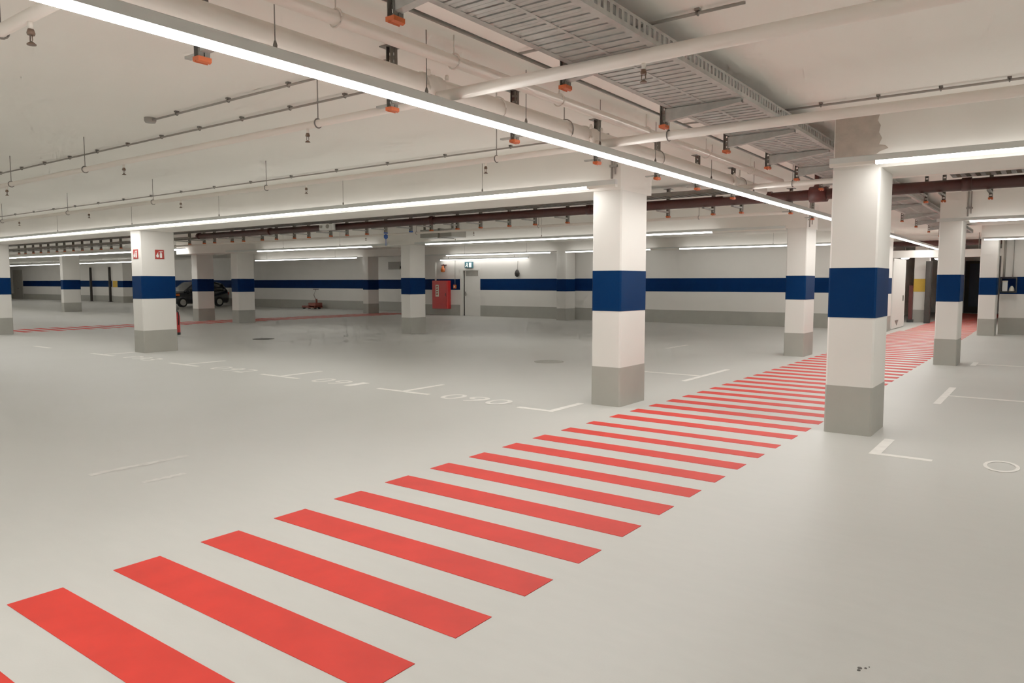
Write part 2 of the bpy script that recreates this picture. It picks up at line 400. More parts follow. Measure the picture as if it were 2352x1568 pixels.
# ------------------------------------------------------------------ linear luminaires
def luminaire(axis, p, z, a, c, segs, label, wires=(), w=0.065, hd=0.03, name='linear_luminaire'):
    """axis 'y': runs along Y at X=p ; axis 'x': runs along X at Y=p. segs: (from,to,lit)"""
    loc = (p, (a + c) / 2, z) if axis == 'y' else ((a + c) / 2, p, z)
    t = thing(name, label, 'ceiling light', loc, 'linear ceiling lights')
    h = w / 2
    prof = [(p - h, z + hd), (p + h, z + hd), (p + h, z + 0.083), (p + h * 0.8, z + 0.09), (p - h * 0.8, z + 0.09), (p - h, z + 0.083)]
    b = B(); prism(b, prof, 'y' if axis == 'y' else 'x', a, c)
    obj('housing', b, M['steelp'], t)
    for s0, s1, lit in segs:
        b = B(); k = h * 0.96
        dp = [(p - k, z + hd), (p - k, z + 0.005), (p - k * 0.85, z), (p + k * 0.85, z), (p + k, z + 0.005), (p + k, z + hd)]
        prism(b, dp, 'y' if axis == 'y' else 'x', s0, s1)
        bmesh.ops.recalc_face_normals(b, faces=b.faces[:])
        for f in b.faces: f.material_index = 1 if f.normal.z < -0.5 else 0
        key = 'lit0' if axis == 'y' else 'lit1' if p < 12 else 'lit2' if p < 20 else 'lit3'
        o = obj('diffuser', b, [M['litside'], M[key]] if lit else [M['unlit'], M['unlit']], t); o['label'] = 'glowing white diffuser' if lit else 'unlit diffuser section'
    for u in wires:
        b = B(); q = (p, u) if axis == 'y' else (u, p)
        tube(b, [(q[0], q[1], z + 0.09), (q[0], q[1], CEIL)], 0.0035, 6)
        lathe(b, q[0], q[1], [(0.011, z + 0.09), (0.013, z + 0.11), (0.006, z + 0.135)], 8)
        obj('suspension_wire', b, M['wire'], t)
    return t
luminaire('y', -3.545, 2.80, -6.5, 33.0, [(-6.45, 32.95, True)], 'long bright strip light running from the top left corner over the crosswalk into the distance', [0.15, 1.37, 2.59, 3.81, 4.99, 6.2, 7.4, 9.0, 10.6], 0.075, 0.026)
luminaire('x', 8.10, 2.772, -75, -4.40, [(-75, -4.80, True), (-4.80, -4.40, False)], 'long bright strip light along the beam to the left of the big pillar', [-6.5, -9.4, -12.95, -16.3, -20])
luminaire('x', 0.0, 2.775, -60, -4.9, [(-60, -4.9, True)], 'added unseen strip light over the parking row behind the camera, left of the crosswalk', [-6, -10])  # added out of view to brighten the near left floor and ceiling
luminaire('x', 0.0, 2.775, -1.4, XR - 0.1, [(-1.4, XR - 0.1, True)], 'added unseen strip light over the parking row behind the camera, right of the crosswalk', [0.5, 4])  # added out of view as fill for the near right side
luminaire('x', 8.10, 2.775, -1.93, XR - 0.1, [(-1.93, -1.50, False), (-1.50, XR - 0.1, True)], 'strip light on the beam right of the nearest pillar', [0.5, 3, 6])
luminaire('x', 16.2, 2.725, -25.5, -16.72, [(-23.5, -17.47, True), (-17.47, -16.72, False)], 'strip light left of the pillar by the hose cabinet, middle row', [-22, -19])
luminaire('x', 16.2, 2.725, -15.6, -4.72, [(-15.15, -6.33, True), (-6.33, -4.72, False)], 'strip light over the middle row whose last section near the pillar is dark', [-14, -11, -8])
luminaire('x', 16.2, 2.725, -1.9, XR - 0.1, [(-1.36, XR - 0.1, True)], 'strip light right of the second pillar by the crosswalk', [0, 3])
luminaire('x', 16.3, 2.93, -75, -28.6, [(-75, -28.6, True)], 'distant strip light beyond the fire sign pillar, upper one of the far left area', [-60, -35], 0.08, 0.045)
luminaire('x', 26.1, 2.87, -39.5, -29.3, [(-38.1, -29.35, True)], 'far strip light left of the far pillar, below the middle row light', [-37, -31], 0.08, 0.04)
luminaire('x', 26.1, 2.85, -25.2, -17.3, [(-23.1, -17.3, True)], 'far strip light above the hose cabinet and door', [-22, -18.5], 0.08, 0.04)
luminaire('x', 26.1, 2.85, -16.5, -4.9, [(-16.5, -12.65, True), (-12.65, -11.45, False), (-11.45, -4.95, True)], 'far strip light beside the big pillar with a dark middle section', [-15, -8], 0.08, 0.04)
luminaire('x', 26.1, 2.86, -1.85, XR - 0.1, [(-1.8, XR - 0.1, True)], 'far strip light right of the passage opening', [0, 4], 0.07, 0.035)
luminaire('x', 27.24, 2.69, -24.6, -19.2, [(-24.5, -19.3, True)], 'short strip light mounted close above the exit door', [-24, -20], 0.065, 0.03)
luminaire('x', 26.2, 3.06, -80, -50, [(-80, -50, True)], 'lowest distant strip light of the far left area', [-70, -55], 0.08, 0.045)
for (x, y_, lab) in ((-4.85, 32.6, 'small round bright lamp beside the yellow banded pillar'), (-3.9, 34.4, 'small round bright lamp right of the yellow banded pillar'), (-2.22, 30.0, 'small round bright lamp near the far right pillar')):
    t = thing('ceiling_lamp', lab, 'lamp', (x, y_, 2.5), 'round lamps in the passage')
    b = B(); tube(b, [(x, y_, 2.6), (x, y_, CEIL)], 0.012, 8); obj('lamp_rod', b, M['wire'], t)
    b = B(); lathe(b, x, y_, [(0.17, 2.58), (0.17, 2.61), (0.05, 2.63)], 20); obj('lamp_body', b, M['steelp'], t)
    b = B(); lathe(b, x, y_, [(0.05, 2.52), (0.13, 2.54), (0.16, 2.58)], 20); obj('lamp_globe', b, M['lit'], t)

# ------------------------------------------------------------------ cable tray over the crosswalk and brackets
def cable_tray(x0, x1, y0, y1, z, label, along='y'):
    t = thing('cable_tray', label, 'cable tray', ((x0 + x1) / 2, (y0 + y1) / 2, z))
    b = B()
    if along == 'y':
        y = y0
        while y < y1:
            box(b, x0 + 0.01, x1 - 0.01, y, y + 0.039, z + 0.004 * (int(y / 0.05) % 2), z + 0.008)
            y += 0.05
        box(b, x0, x0 + 0.05, y0, y1, z - 0.001, z + 0.006); box(b, x1 - 0.05, x1, y0, y1, z - 0.001, z + 0.006)
        box(b, (x0 + x1) / 2 - 0.012, (x0 + x1) / 2 + 0.012, y0, y1, z - 0.001, z + 0.006)
        obj('perforated_base', b, M['galv'], t)
        # cables lying on the tray keep it dark from below
        b = B()
        for i in range(7):
            cx = x0 + 0.08 + i * (x1 - x0 - 0.16) / 6
            tube(b, [(cx + 0.01 * math.sin(j * 1.7 + i), y0 + (y1 - y0) * j / 16, z + 0.035) for j in range(17)], 0.026, 8)
        obj('power_cable', b, M['conduit'], t)
        for xs in (x0, x1 - 0.004):
            b = B(); box(b, xs, xs + 0.004, y0, y1, z + 0.006, z + 0.03); box(b, xs, xs + 0.004, y0, y1, z + 0.085, z + 0.105)
            yy = y0
            while yy < y1:
                box(b, xs, xs + 0.004, yy, yy + 0.035, z + 0.03, z + 0.085); yy += 0.07
            obj('perforated_side_rail', b, M['galv'], t)
    else:
        x = x0
        while x < x1:
            box(b, x, x + 0.06, y0 + 0.01, y1 - 0.01, z, z + 0.008); x += 0.12
        obj('perforated_base', b, M['galvd'], t)
        for ys in (y0, y1 - 0.01):
            b = B(); box(b, x0, x1, ys, ys + 0.01, z - 0.002, z + 0.06); obj('side_rail', b, M['galvd'], t)
    return t
cable_tray(-2.76, -2.10, -4, 26.2, 3.09, 'wide perforated steel cable tray hanging over the right half of the crosswalk')
cable_tray(-40, -4.3, 12.2, 12.62, 3.13, 'long dark cable tray under the ceiling behind the left beam, above the dark red pipe', 'x')
cable_tray(-1.3, XR - 0.1, 12.2, 12.62, 3.13, 'cable tray behind the beam at the right, above the dark red pipe', 'x')
cable_tray(-38, -21.2, 12.25, 12.55, 2.93, 'lower cable tray at the far left, left of the dark red pipe', 'x')

def bracket_proto(name, label, cap, arm, loc, side=1, armlen=0.66, zc=2.92, along='x', ah=0.105, cat='bracket', group=None):
    """twin C-channel post from the ceiling with a plastic end cap at zc and a cantilever arm"""
    x, y, _ = loc
    t = thing(name, label, cat, (x, y, CEIL), group)
    b = B()
    for s in (-1, 1):   # two channels back to back with slots shown as rungs
        for e in (-0.021, 0.021):
            box(b, x + e - 0.002, x + e + 0.002, y + s * 0.020 - 0.016, y + s * 0.020 + 0.016, zc + 0.02, CEIL)
        z = zc + 0.03
        while z < CEIL - 0.03:
            box(b, x - 0.021, x + 0.021, y + s * 0.008 - 0.002, y + s * 0.008 + 0.002, z, z + 0.03); z += 0.05
    box(b, x - 0.07, x + 0.07, y - 0.06, y + 0.06, CEIL - 0.008, CEIL)
    obj('post', b, M['galvd'], t)
    b = B()
    prism(b, [(x - 0.030, zc + 0.012), (x - 0.012, zc + 0.004), (x - 0.006, zc + 0.016), (x + 0.006, zc + 0.016), (x + 0.012, zc + 0.004), (x + 0.030, zc + 0.012), (x + 0.030, zc + 0.036), (x - 0.030, zc + 0.036)], 'y', y - 0.041, y + 0.041)
    obj('end_cap', b, cap, t)['label'] = 'coloured plastic end cap'
    if arm:
        b = B(); za = arm
        u0, u1 = 0.023, armlen
        q = [(0, za - ah), (0, za), (armlen, za), (armlen, za - min(0.03, ah))]
        for s in (-1, 1):
            if along == 'x':
                pts = [(x + side * (u0 + p[0] * (armlen - u0) / armlen), p[1]) for p in q]
                prism(b, pts, 'y', y + s * 0.026 - 0.002, y + s * 0.026 + 0.002)
            else:
                pts = [(y + side * (0.038 + p[0] * (armlen - 0.038) / armlen), p[1]) for p in q]
                prism(b, pts, 'x', x + s * 0.02 - 0.002, x + s * 0.02 + 0.002)
        if along == 'x':
            box(b, x + side * 0.022, x + side * armlen, y - 0.026, y + 0.026, za - 0.003, za)
            A0, A1 = (x + side * 0.022, za - ah), (x + side * armlen, za - min(0.03, ah))
            vs = [b.verts.new((A0[0], y - 0.026, A0[1])), b.verts.new((A0[0], y + 0.026, A0[1])), b.verts.new((A1[0], y + 0.026, A1[1])), b.verts.new((A1[0], y - 0.026, A1[1]))]
            b.faces.new(vs)
        else:
            box(b, x - 0.02, x + 0.02, y + side * 0.038, y + side * armlen, za - 0.003, za)
        obj('cantilever_arm', b, M['galv'], t)
    return t
G1 = 'brackets carrying the cable tray over the crosswalk'
ys1 = [1.2, 2.78, 4.41, 6.0, 7.5, 8.85, 10.05, 11.3, 13.3, 14.6, 15.9, 18.2, 20.2, 22.4, 24.6]
proto = bracket_proto('tray_bracket', '', M['orange'], 3.085, (-2.80, ys1[0], 0), 1, 0.68, 2.92, group=G1)
for i, y in enumerate(ys1):
    o = proto if i == 0 else clone(proto, (0, y - ys1[0], 0))
    o['label'] = 'steel bracket with orange cap under the wide cable tray, %s from the camera' % ordw(i)
G2 = 'brackets beside the thick cream pipe'
ys2 = [0.9, 2.42, 3.92, 5.44, 6.92, 8.38, 9.63, 11.0, 14.0, 15.5, 18.5]
proto = bracket_proto('pipe_bracket', '', M['orange'], 2.935, (-3.99, ys2[0], 0), 1, 0.26, 2.845, group=G2, ah=0.03)
b = B(); box(b, -4.14, -4.012, ys2[0] - 0.02, ys2[0] + 0.02, 2.895, 2.91); obj('side_arm', b, M['galv'], proto)
for i, y in enumerate(ys2):
    o = proto if i == 0 else clone(proto, (0, y - ys2[0], 0))
    o['label'] = 'orange capped steel bracket just left of the long strip light, %s from the camera' % ordw(i)
# brackets for the dark red pipe and the tray behind the beam
xs3 = [-35.31, -34.66, -33.87, -33.14, -32.43, -31.65, -30.98, -30.22, -29.48, -28.72, -28.0, -27.22, -26.52, -22.08, -21.25, -20.69, -19.76, -19.19, -18.28, -17.62, -16.82, -16.21, -15.31, -14.68, -13.94, -13.27, -12.42, -11.76, -10.96, -10.29, -9.5, -8.83, -8.03, -5.84, -4.98, -4.47, -1.65, -1.42, -0.83, 0.6, 2.0]
G3 = 'brackets along the dark red pipe'
proto = bracket_proto('pipe_bracket', '', M['orange'], 2.905, (xs3[0], 12.76, 0), -1, 0.46, 2.79, along='y', group=G3, ah=0.025)
pb = bracket_proto('pipe_bracket', '', M['bluecap'], 2.905, (-13.27, 12.76, 0), -1, 0.46, 2.79, along='y', group=G3, ah=0.025)
left, right = 0, 0
for i, x in enumerate(xs3):
    if x == -13.27: o = pb
    elif x == -12.42: o = clone(pb, (x + 13.27, 0, 0))
    else: o = proto if i == 0 else clone(proto, (x - xs3[0], 0, 0))
    if x == -13.27: o['label'] = 'blue capped bracket under the dark red pipe with a thin rod hanging below'
    elif x == -12.42: o['label'] = 'blue capped bracket under the dark red pipe above the hose cabinet pillar'
    elif x < -26: o['label'] = 'small dark bracket left of the fire sign pillar, %s from the left edge' % ordw(i)
    elif x < -5: o['label'] = 'orange capped bracket under the dark red pipe, %s right of the fire sign pillar' % ordw(i - 13)
    elif x < -4: o['label'] = 'orange capped bracket under the dark red pipe, %s right of the big pillar' % ordw(i - 34)
    else: o['label'] = 'orange capped bracket under the dark red pipe, %s right of the nearest pillar' % ordw(i - 36)
b = B(); tube(b, [(-13.27, 12.76, 2.79), (-13.27, 12.76, 2.5)], 0.008, 6); lathe(b, -13.27, 12.76, [(0.02, 2.66), (0.05, 2.70), (0.05, 2.76), (0.02, 2.78)], 10)
obj('hanging_rod', b, M['bluecap'], pb)

# ------------------------------------------------------------------ pipes
t = thing('fire_main_pipe', 'thick dark red pipe hanging under the ceiling behind the beam', 'pipe', (-8, 12.4, 2.98))
b = B(); tube(b, [(-20.9, 12.4, 2.995), (XR - 0.05, 12.4, 2.995)], 0.084, 20); obj('pipe_run', b, M['redpipe'], t)
for x in (-20.9, -17.4, -11.4, -7.3, -3.9, -1.1):
    b = B(); tube(b, [(x - 0.06, 12.4, 3.0), (x + 0.06, 12.4, 3.0)], 0.096, 20); obj('pipe_coupling', b, M['redpipe'], t)
b = B(); tube(b, [(-3.24, 12.4, 3.0), (-2.98, 12.4, 3.0)], 0.125, 20); lathe(b, -3.14, 12.4, [(0.05, 3.05), (0.055, 3.12), (0.04, 3.14), (0.04, CEIL)], 14); obj('valve', b, M['darkred'], t)['label'] = 'dark red valve body with stem'
t = thing('fire_main_pipe', 'dark red pipe crossing the ceiling of the passage beyond the opening', 'pipe', (-3.5, 30.5, 3.02))
b = B(); tube(b, [(-5.98, 30.5, 3.02), (-1.02, 30.5, 3.02)], 0.10, 16); obj('pipe_run', b, M['redpipe'], t)
for x in (-5.0, -2.0):
    b = B(); tube(b, [(x, 30.5, 3.12), (x, 30.5, CEIL)], 0.012, 6); ring(b, (x, 30.5, 3.02), 0.108, 0.008, 'x', 16, 6); obj('pipe_hanger', b, M['galvd'], t)
t = thing('pipe_meter', 'white flow switch box on the dark red pipe', 'valve', (-14.8, 12.28, 3.0))
b = B(); box(b, -15.05, -14.55, 12.16, 12.29, 2.91, 3.06, 0, 0.02); obj('meter_case', b, M['signwhite'], t)
b = B(); tube(b, [(-14.95, 12.16, 3.0), (-14.95, 12.12, 3.0)], 0.035, 12); tube(b, [(-14.7, 12.16, 3.0), (-14.7, 12.13, 3.0)], 0.05, 12); obj('meter_dial', b, M['vent'], t)

def hanger(bm, c, r, axis):
    ring(bm, c, r + 0.008, 0.006, axis, 16, 6)
    tube(bm, [(c[0], c[1], c[2] + r + 0.01), (c[0], c[1], CEIL)], 0.005, 6)
t = thing('sprinkler_main_pipe', 'thick cream pipe running beside the long strip light over the crosswalk', 'pipe', (-3.82, 5, 3.03))
b = B(); tube(b, [(-3.82, -5, 3.035), (-3.82, 11.8, 3.035)], 0.092, 22); obj('pipe_run', b, M['pipe'], t)
for y in (1.5, 4.95, 6.0, 8.0, 10.8):
    b = B(); hanger(b, (-3.82, y, 3.035), 0.095, 'y'); obj('pipe_hanger', b, M['pipe'] if y < 5.5 else M['conduit'], t)
for y in (1.63, 4.12, 6.43, 10.4):
    b = B(); tube(b, [(-3.82, y - 0.09, 3.035), (-3.82, y + 0.09, 3.035)], 0.104, 20)
    for s in (-1, 1):
        for dz in (-0.05, 0.06):
            lathe(b, -3.82 + 0.1, y + s * 0.1, [(0.014, 3.035 + dz), (0.018, 3.055 + dz), (0.012, 3.075 + dz)], 8)
    obj('pipe_clamp', b, M['pipe'], t)
t = thing('sprinkler_main_pipe', 'thin cream pipe between the thick cream pipe and the cable tray', 'pipe', (-3.46, 5, 3.14))
b = B(); tube(b, [(-3.46, -5, 3.14), (-3.46, 11.6, 3.14)], 0.042, 16); obj('pipe_run', b, M['pipe'], t)
for y in (2.95, 4.0, 5.35, 7.0, 8.6, 10.2):
    b = B(); hanger(b, (-3.46, y, 3.14), 0.045, 'y'); obj('pipe_hanger', b, M['pipe'], t)
b = B(); tube(b, [(-2.84, -4, 3.05), (-2.84, 11.9, 3.05)], 0.013, 8)
tag(obj('cable_conduit', b, M['galvd']), 'thin dark conduit running along the left side of the wide cable tray', 'conduit')

def sprinkler(parent, x, y, z, r):
    b = B(); lathe(b, x, y, [(0.012, z - r - 0.035), (0.014, z - r)], 10); obj('sprinkler_nipple', b, M['pipe'], parent)
    b = B(); z0 = z - r - 0.035
    lathe(b, x, y, [(0.017, z0 - 0.03), (0.02, z0 - 0.02), (0.014, z0)], 10)
    for s in (-1, 1): tube(b, [(x + s * 0.012, y, z0 - 0.03), (x + s * 0.014, y, z0 - 0.055), (x, y, z0 - 0.07)], 0.003, 5)
    lathe(b, x, y, [(0.022, z0 - 0.078), (0.022, z0 - 0.073), (0.006, z0 - 0.06)], 12)
    obj('sprinkler_head', b, M['brass'], parent)
def branch(y, x0, x1, z, r, label, heads, hangs):
    t = thing('sprinkler_pipe', label, 'pipe', ((x0 + x1) / 2, y, z), 'sprinkler branch pipes')
    b = B(); tube(b, [(x0, y, z), (x1, y, z)], r, 14); obj('pipe_run', b, M['pipe'], t)
    for x in heads: sprinkler(t, x, y, z, r)
    for x in hangs:
        b = B(); hanger(b, (x, y, z), r, 'x'); obj('pipe_hanger', b, M['wire'], t)
branch(4.12, -3.712, XR - 0.1, 2.955, 0.042, 'cream sprinkler pipe crossing below the wide cable tray, nearest one on the right', [-2.06, 1.5, 5], [-0.2, 3.5])
branch(6.43, -3.712, XR - 0.1, 2.955, 0.042, 'cream sprinkler pipe crossing in front of the beam above the nearest pillar', [0.9, 4.3], [-2.95, 0.3, 3.6])
branch(10.4, -3.73, XR - 0.1, 2.94, 0.035, 'cream sprinkler pipe crossing the crosswalk behind the nearest pillar', [1.0], [-2.95, 1.2])
branch(1.63, -40, -3.935, 2.94, 0.032, 'cream sprinkler pipe in the top left corner of the photo', [-4.22, -7.2], [-4.6, -9])
branch(4.12, -60, -3.935, 2.94, 0.030, 'cream sprinkler pipe across the left ceiling, the one nearer the camera', [-5.22, -8.42, -11.7, -15, -18.3, -21.6], [-5.08, -9.35, -11.54, -14.8, -18, -22])
branch(6.43, -60, -3.935, 2.94, 0.030, 'cream sprinkler pipe across the left ceiling, the one nearer the beam', [-5.11, -8.2, -11.35, -14.52, -17.7, -20.9], [-4.96, -9.08, -12.2, -15.39, -18.6, -22])
branch(14.6, -60, -4.2, 2.94, 0.030, 'distant cream sprinkler pipe behind the dark red pipe', [-8, -12, -16], [-6, -10, -14])

def conduit(x0, x1, y, label, step):
    t = thing('cable_conduit', label, 'conduit', ((x0 + x1) / 2, y, CEIL), 'thin ceiling conduits')
    b = B(); tube(b, [(x0, y, CEIL - 0.028), (x1, y, CEIL - 0.028)], 0.011, 8); obj('conduit_tube', b, M['conduit'], t)
    x = x1 - 0.3
    while x > max(x0, -26):
        b = B(); ring(b, (x, y, CEIL - 0.028), 0.014, 0.006, 'x', 10, 5); box(b, x - 0.015, x + 0.015, y - 0.02, y + 0.02, CEIL - 0.016, CEIL)
        obj('conduit_clip', b, M['galvd'], t); x -= step
conduit(-40, -4.2, 4.61, 'thin grey conduit clipped to the left ceiling beside the nearer sprinkler pipe', 0.8)
conduit(-40, -4.2, 7.55, 'thin grey conduit clipped to the left ceiling beside the sprinkler pipe near the beam', 1.1)
conduit(-3.3, XR - 0.1, 7.55, 'thin grey conduit on the ceiling in front of the beam at the right', 0.5)
conduit(-3.3, -1.6, 4.54, 'short grey conduit on the ceiling above the wide cable tray', 0.9)
conduit(-7.7, -4.2, 4.07, 'short grey conduit on the left ceiling ending in a small box', 0.9)
b = B(); lathe(b, -7.72, 4.07, [(0.05, CEIL - 0.05), (0.06, CEIL - 0.03), (0.06, CEIL)], 14)
tag(obj('junction_box', b, M['conduit']), 'small round junction box on the left ceiling', 'junction box')
for (x, y, z0, lab) in ((-4.58, 8.315, 2.91, 'thin vertical conduit on the beam above the big pillar'), (-1.42, 16.43, 2.85, 'thin vertical conduit on the beam above the second pillar by the crosswalk'), (-4.28, 16.42, 2.78, 'thin vertical conduit beside the top of the middle row pillar near the crosswalk')):
    b = B(); tube(b, [(x, y, z0), (x, y, CEIL)], 0.014, 8); tube(b, [(x + 0.05, y, z0 + 0.05), (x + 0.05, y, CEIL)], 0.010, 8); box(b, x - 0.03, x + 0.08, y - 0.014, y + 0.014, z0 + 0.14, z0 + 0.17)
    tag(obj('wiring_conduit', b, M['conduit']), lab, 'conduit', 'vertical conduits at pillar tops')

# ------------------------------------------------------------------ signs and extinguisher on the fire sign pillar
def fire_sign(label, frame):
    """frame(u,v,d) -> world point; u right, v up (m), d out of the wall; sign 0.20 square"""
    o0 = frame(0, 0, 0); t = thing('fire_sign', label, 'sign', o0, 'red fire extinguisher signs')
    def slab(bm, u0, u1, v0, v1, d0, d1):
        p = [frame(u, v, d) for d in (d0, d1) for (u, v) in ((u0, v0), (u1, v0), (u1, v1), (u0, v1))]
        vs = [bm.verts.new(q) for q in p]
        for f in ((0, 1, 2, 3), (7, 6, 5, 4), (0, 4, 5, 1), (1, 5, 6, 2), (2, 6, 7, 3), (3, 7, 4, 0)): bm.faces.new([vs[i] for i in f])
    def poly(bm, pts, d0, d1):
        A = [bm.verts.new(frame(u, v, d0)) for u, v in pts]; C = [bm.verts.new(frame(u, v, d1)) for u, v in pts]
        n = len(pts); bm.faces.new(A); bm.faces.new(list(reversed(C)))
        for i in range(n): bm.faces.new([A[i], A[(i + 1) % n], C[(i + 1) % n], C[i]])
    b = B(); slab(b, -0.105, 0.105, -0.105, 0.105, 0.0, 0.006); obj('sign_plate', b, M['signred'], t)
    b = B()   # flame at the side, extinguisher at the other
    poly(b, [(-0.07, -0.07), (-0.03, -0.07), (-0.02, -0.03), (-0.035, 0.0), (-0.035, 0.05), (-0.06, 0.01), (-0.085, -0.03)], 0.006, 0.009)
    poly(b, [(0.005, -0.08), (0.055, -0.08), (0.055, 0.02), (0.04, 0.04), (0.04, 0.06), (0.075, 0.055), (0.075, 0.07), (0.02, 0.075), (0.02, 0.04), (0.005, 0.02)], 0.006, 0.009)
    poly(b, [(-0.02, 0.055), (0.02, 0.055), (0.02, 0.068), (-0.02, 0.068)], 0.006, 0.009)
    obj('pictogram', b, M['signwhite'], t)['label'] = 'white flame and extinguisher symbol'
fire_sign('red square fire sign on the wide face of the pillar', lambda u, v, d: Vector((-16.667 + d, 8.885 + u, 2.25 + v)))
fire_sign('red fire sign on the narrow brightly lit face of the pillar', lambda u, v, d: Vector((-16.88 + u, 8.447 - d, 2.25 + v)))

ex, ey = -16.875, 9.352
t = thing('fire_extinguisher', 'red fire extinguisher hung behind the right edge of the fire sign pillar', 'fire extinguisher', (ex, ey, 0.36))
b = B(); lathe(b, ex, ey, [(0.07, 0.40), (0.08, 0.42), (0.08, 0.80), (0.06, 0.87), (0.03, 0.90)], 20); obj('cylinder', b, M['redbox'], t)
b = B(); lathe(b, ex, ey, [(0.075, 0.36), (0.082, 0.365), (0.082, 0.42)], 20); obj('foot_ring', b, M['black'], t)
b = B(); lathe(b, ex, ey, [(0.025, 0.90), (0.025, 0.95), (0.015, 0.96)], 10); box(b, ex - 0.015, ex + 0.10, ey - 0.012, ey + 0.012, 0.955, 0.97); box(b, ex - 0.015, ex + 0.11, ey - 0.012, ey + 0.012, 0.985, 1.0); obj('valve_handle', b, M['black'], t)
b = B(); tube(b, [(ex + 0.02, ey, 0.93), (ex + 0.09, ey, 0.9), (ex + 0.105, ey, 0.78), (ex + 0.09, ey, 0.6)], 0.012, 8); obj('hose', b, M['black'], t)
b = B(); box(b, ex - 0.02, ex + 0.02, 9.256, ey - 0.07, 0.6, 0.75); obj('wall_mount', b, M['galvd'], t)

# ------------------------------------------------------------------ back wall fittings
# door
b = B(); box(b, -23.37, -23.20, WB - 0.03, WB + 0.15, 0, 2.27); box(b, -22.20, -22.13, WB - 0.03, WB + 0.15, 0, 2.27); box(b, -23.2, -22.2, WB - 0.03, WB + 0.15, 2.19, 2.27)
d1 = struct('door_1', b, M['door'], label='white metal door in the back wall below the exit sign')
b = B(); box(b, -23.11, -22.21, WB + 0.02, WB + 0.07, 0.01, 2.18); leaf = obj('door_leaf', b, M['door'], d1)
b = B(); box(b, -23.02, -22.28, WB + 0.0, WB + 0.02, 1.93, 2.17); obj('door_closer', b, M['vent'], d1)
b = B(); box(b, -23.07, -23.03, WB + 0.0, WB + 0.02, 0.95, 1.17); tube(b, [(-23.05, WB, 1.06), (-23.05, WB - 0.05, 1.06), (-22.93, WB - 0.05, 1.06)], 0.011, 8); obj('door_handle', b, M['galvd'], d1)
b = B(); box(b, -23.2, -23.11, WB + 0.06, WB + 0.12, 0, 2.19); obj('door_gap_shade', b, M['dark'], d1)  # dark strip painting the shadow in the gap beside the jamb
b = B(); box(b, -23.37, -22.13, WB + 0.15, WB + 0.2, 0, 2.3); obj('door_backing', b, M['dark'], d1)
# exit sign
t = thing('exit_sign', 'small square exit sign with white figure and doorway above the door', 'sign', (-22.79, 27.33, 2.31))
b = B(); box(b, -23.03, -22.55, 27.32, WB, 2.30, 2.60); obj('sign_box', b, M['signteal'], t)
b = B(); y0, y1 = 27.312, 27.321
box(b, -22.75, -22.61, y0, y1, 2.34, 2.56)
lathe(b, -22.88, 27.318, [(0.03, 2.50), (0.035, 2.52), (0.02, 2.55)], 10)
prism(b, [(-22.95, 2.47), (-22.83, 2.49), (-22.82, 2.45), (-22.86, 2.43), (-22.80, 2.35), (-22.84, 2.34), (-22.90, 2.41), (-22.97, 2.35), (-23.0, 2.37), (-22.93, 2.44)], 'y', y0, y1)
obj('sign_pictogram', b, M['signlit'], t)['label'] = 'white running figure and doorway'
# hose cabinet
t = thing('hose_cabinet', 'red fire hose cabinet on the back wall left of the door', 'cabinet', (-24.48, 27.25, 0.32))
b = B(); box(b, -25.0, -23.97, 27.12, WB - 0.008, 0.32, 1.70, 0, 0.03); obj('cabinet_body', b, M['redbox'], t)
b = B(); box(b, -24.95, -24.02, 27.10, 27.125, 0.36, 1.66, 0, 0.01); dr = obj('cabinet_door', b, M['redbox'], t)
b = B(); box(b, -24.9, -24.1, WB - 0.008, WB - 0.005, 0.45, 0.55); obj('wall_mount', b, M['darkred'], t)
b = B(); box(b, -24.09, -24.05, 27.08, 27.10, 0.95, 1.1); obj('latch', b, M['darkred'], dr)
b = B(); box(b, -24.73, -24.52, 27.094, 27.101, 0.92, 1.50)
sg = obj('cabinet_sticker', b, M['pale'], t); sg['label'] = 'pale vertical sticker with small red marks'
b = B()
for k in range(4): prism(b, [(-24.69, 1.02 + 0.12 * k), (-24.62, 1.00 + 0.12 * k), (-24.56, 1.03 + 0.12 * k), (-24.58, 1.08 + 0.12 * k), (-24.66, 1.07 + 0.12 * k)], 'y', 27.09, 27.095)
obj('sticker_mark', b, M['signred'], sg)
b = B(); tube(b, [(-25.02 + 0.12, 27.3, 1.70), (-25.02 + 0.12, 27.3, 2.0), (-25.02 + 0.12, 27.3, 2.6)], 0.045, 12)
tag(obj('water_pipe', b, M['door']), 'white vertical pipe coming down into the red hose cabinet', 'pipe')
t = thing('alarm_horn', 'orange-red alarm horn hanging above the red hose cabinet', 'alarm', (-24.4, 27.28, 2.12))
b = B(); lathe(b, -24.4, 27.28, [(0.03, 2.12), (0.10, 2.14), (0.11, 2.28), (0.06, 2.34), (0.05, 2.42)], 14); obj('horn_body', b, M['amber'], t)
b = B(); box(b, -24.55, -24.25, 27.3, WB, 2.44, 2.49); tube(b, [(-24.4, 27.28, 2.42), (-24.4, 27.28, 2.5), (-24.4, 27.36, 2.5)], 0.015, 8); obj('horn_bracket', b, M['darkred'], t)
t = thing('call_point', 'small orange call point on the blue band left of the door', 'call point', (-23.68, 27.35, 1.4))
b = B(); box(b, -23.78, -23.62, 27.33, WB - 0.005, 1.32, 1.50, 0, 0.01); obj('case', b, M['amber'], t)
b = B(); box(b, -23.74, -23.66, 27.322, 27.331, 1.37, 1.45); obj('press_plate', b, M['signwhite'], t)
b = B(); tube(b, [(-23.70, 27.38, 1.5), (-23.70, 27.385, 2.75)], 0.012, 6); obj('cable', b, M['vent'], t)
t = thing('wall_fitting', 'small dark oval fitting on the back wall right of the door', 'wall fitting', (-19.9, 27.33, 2.04))
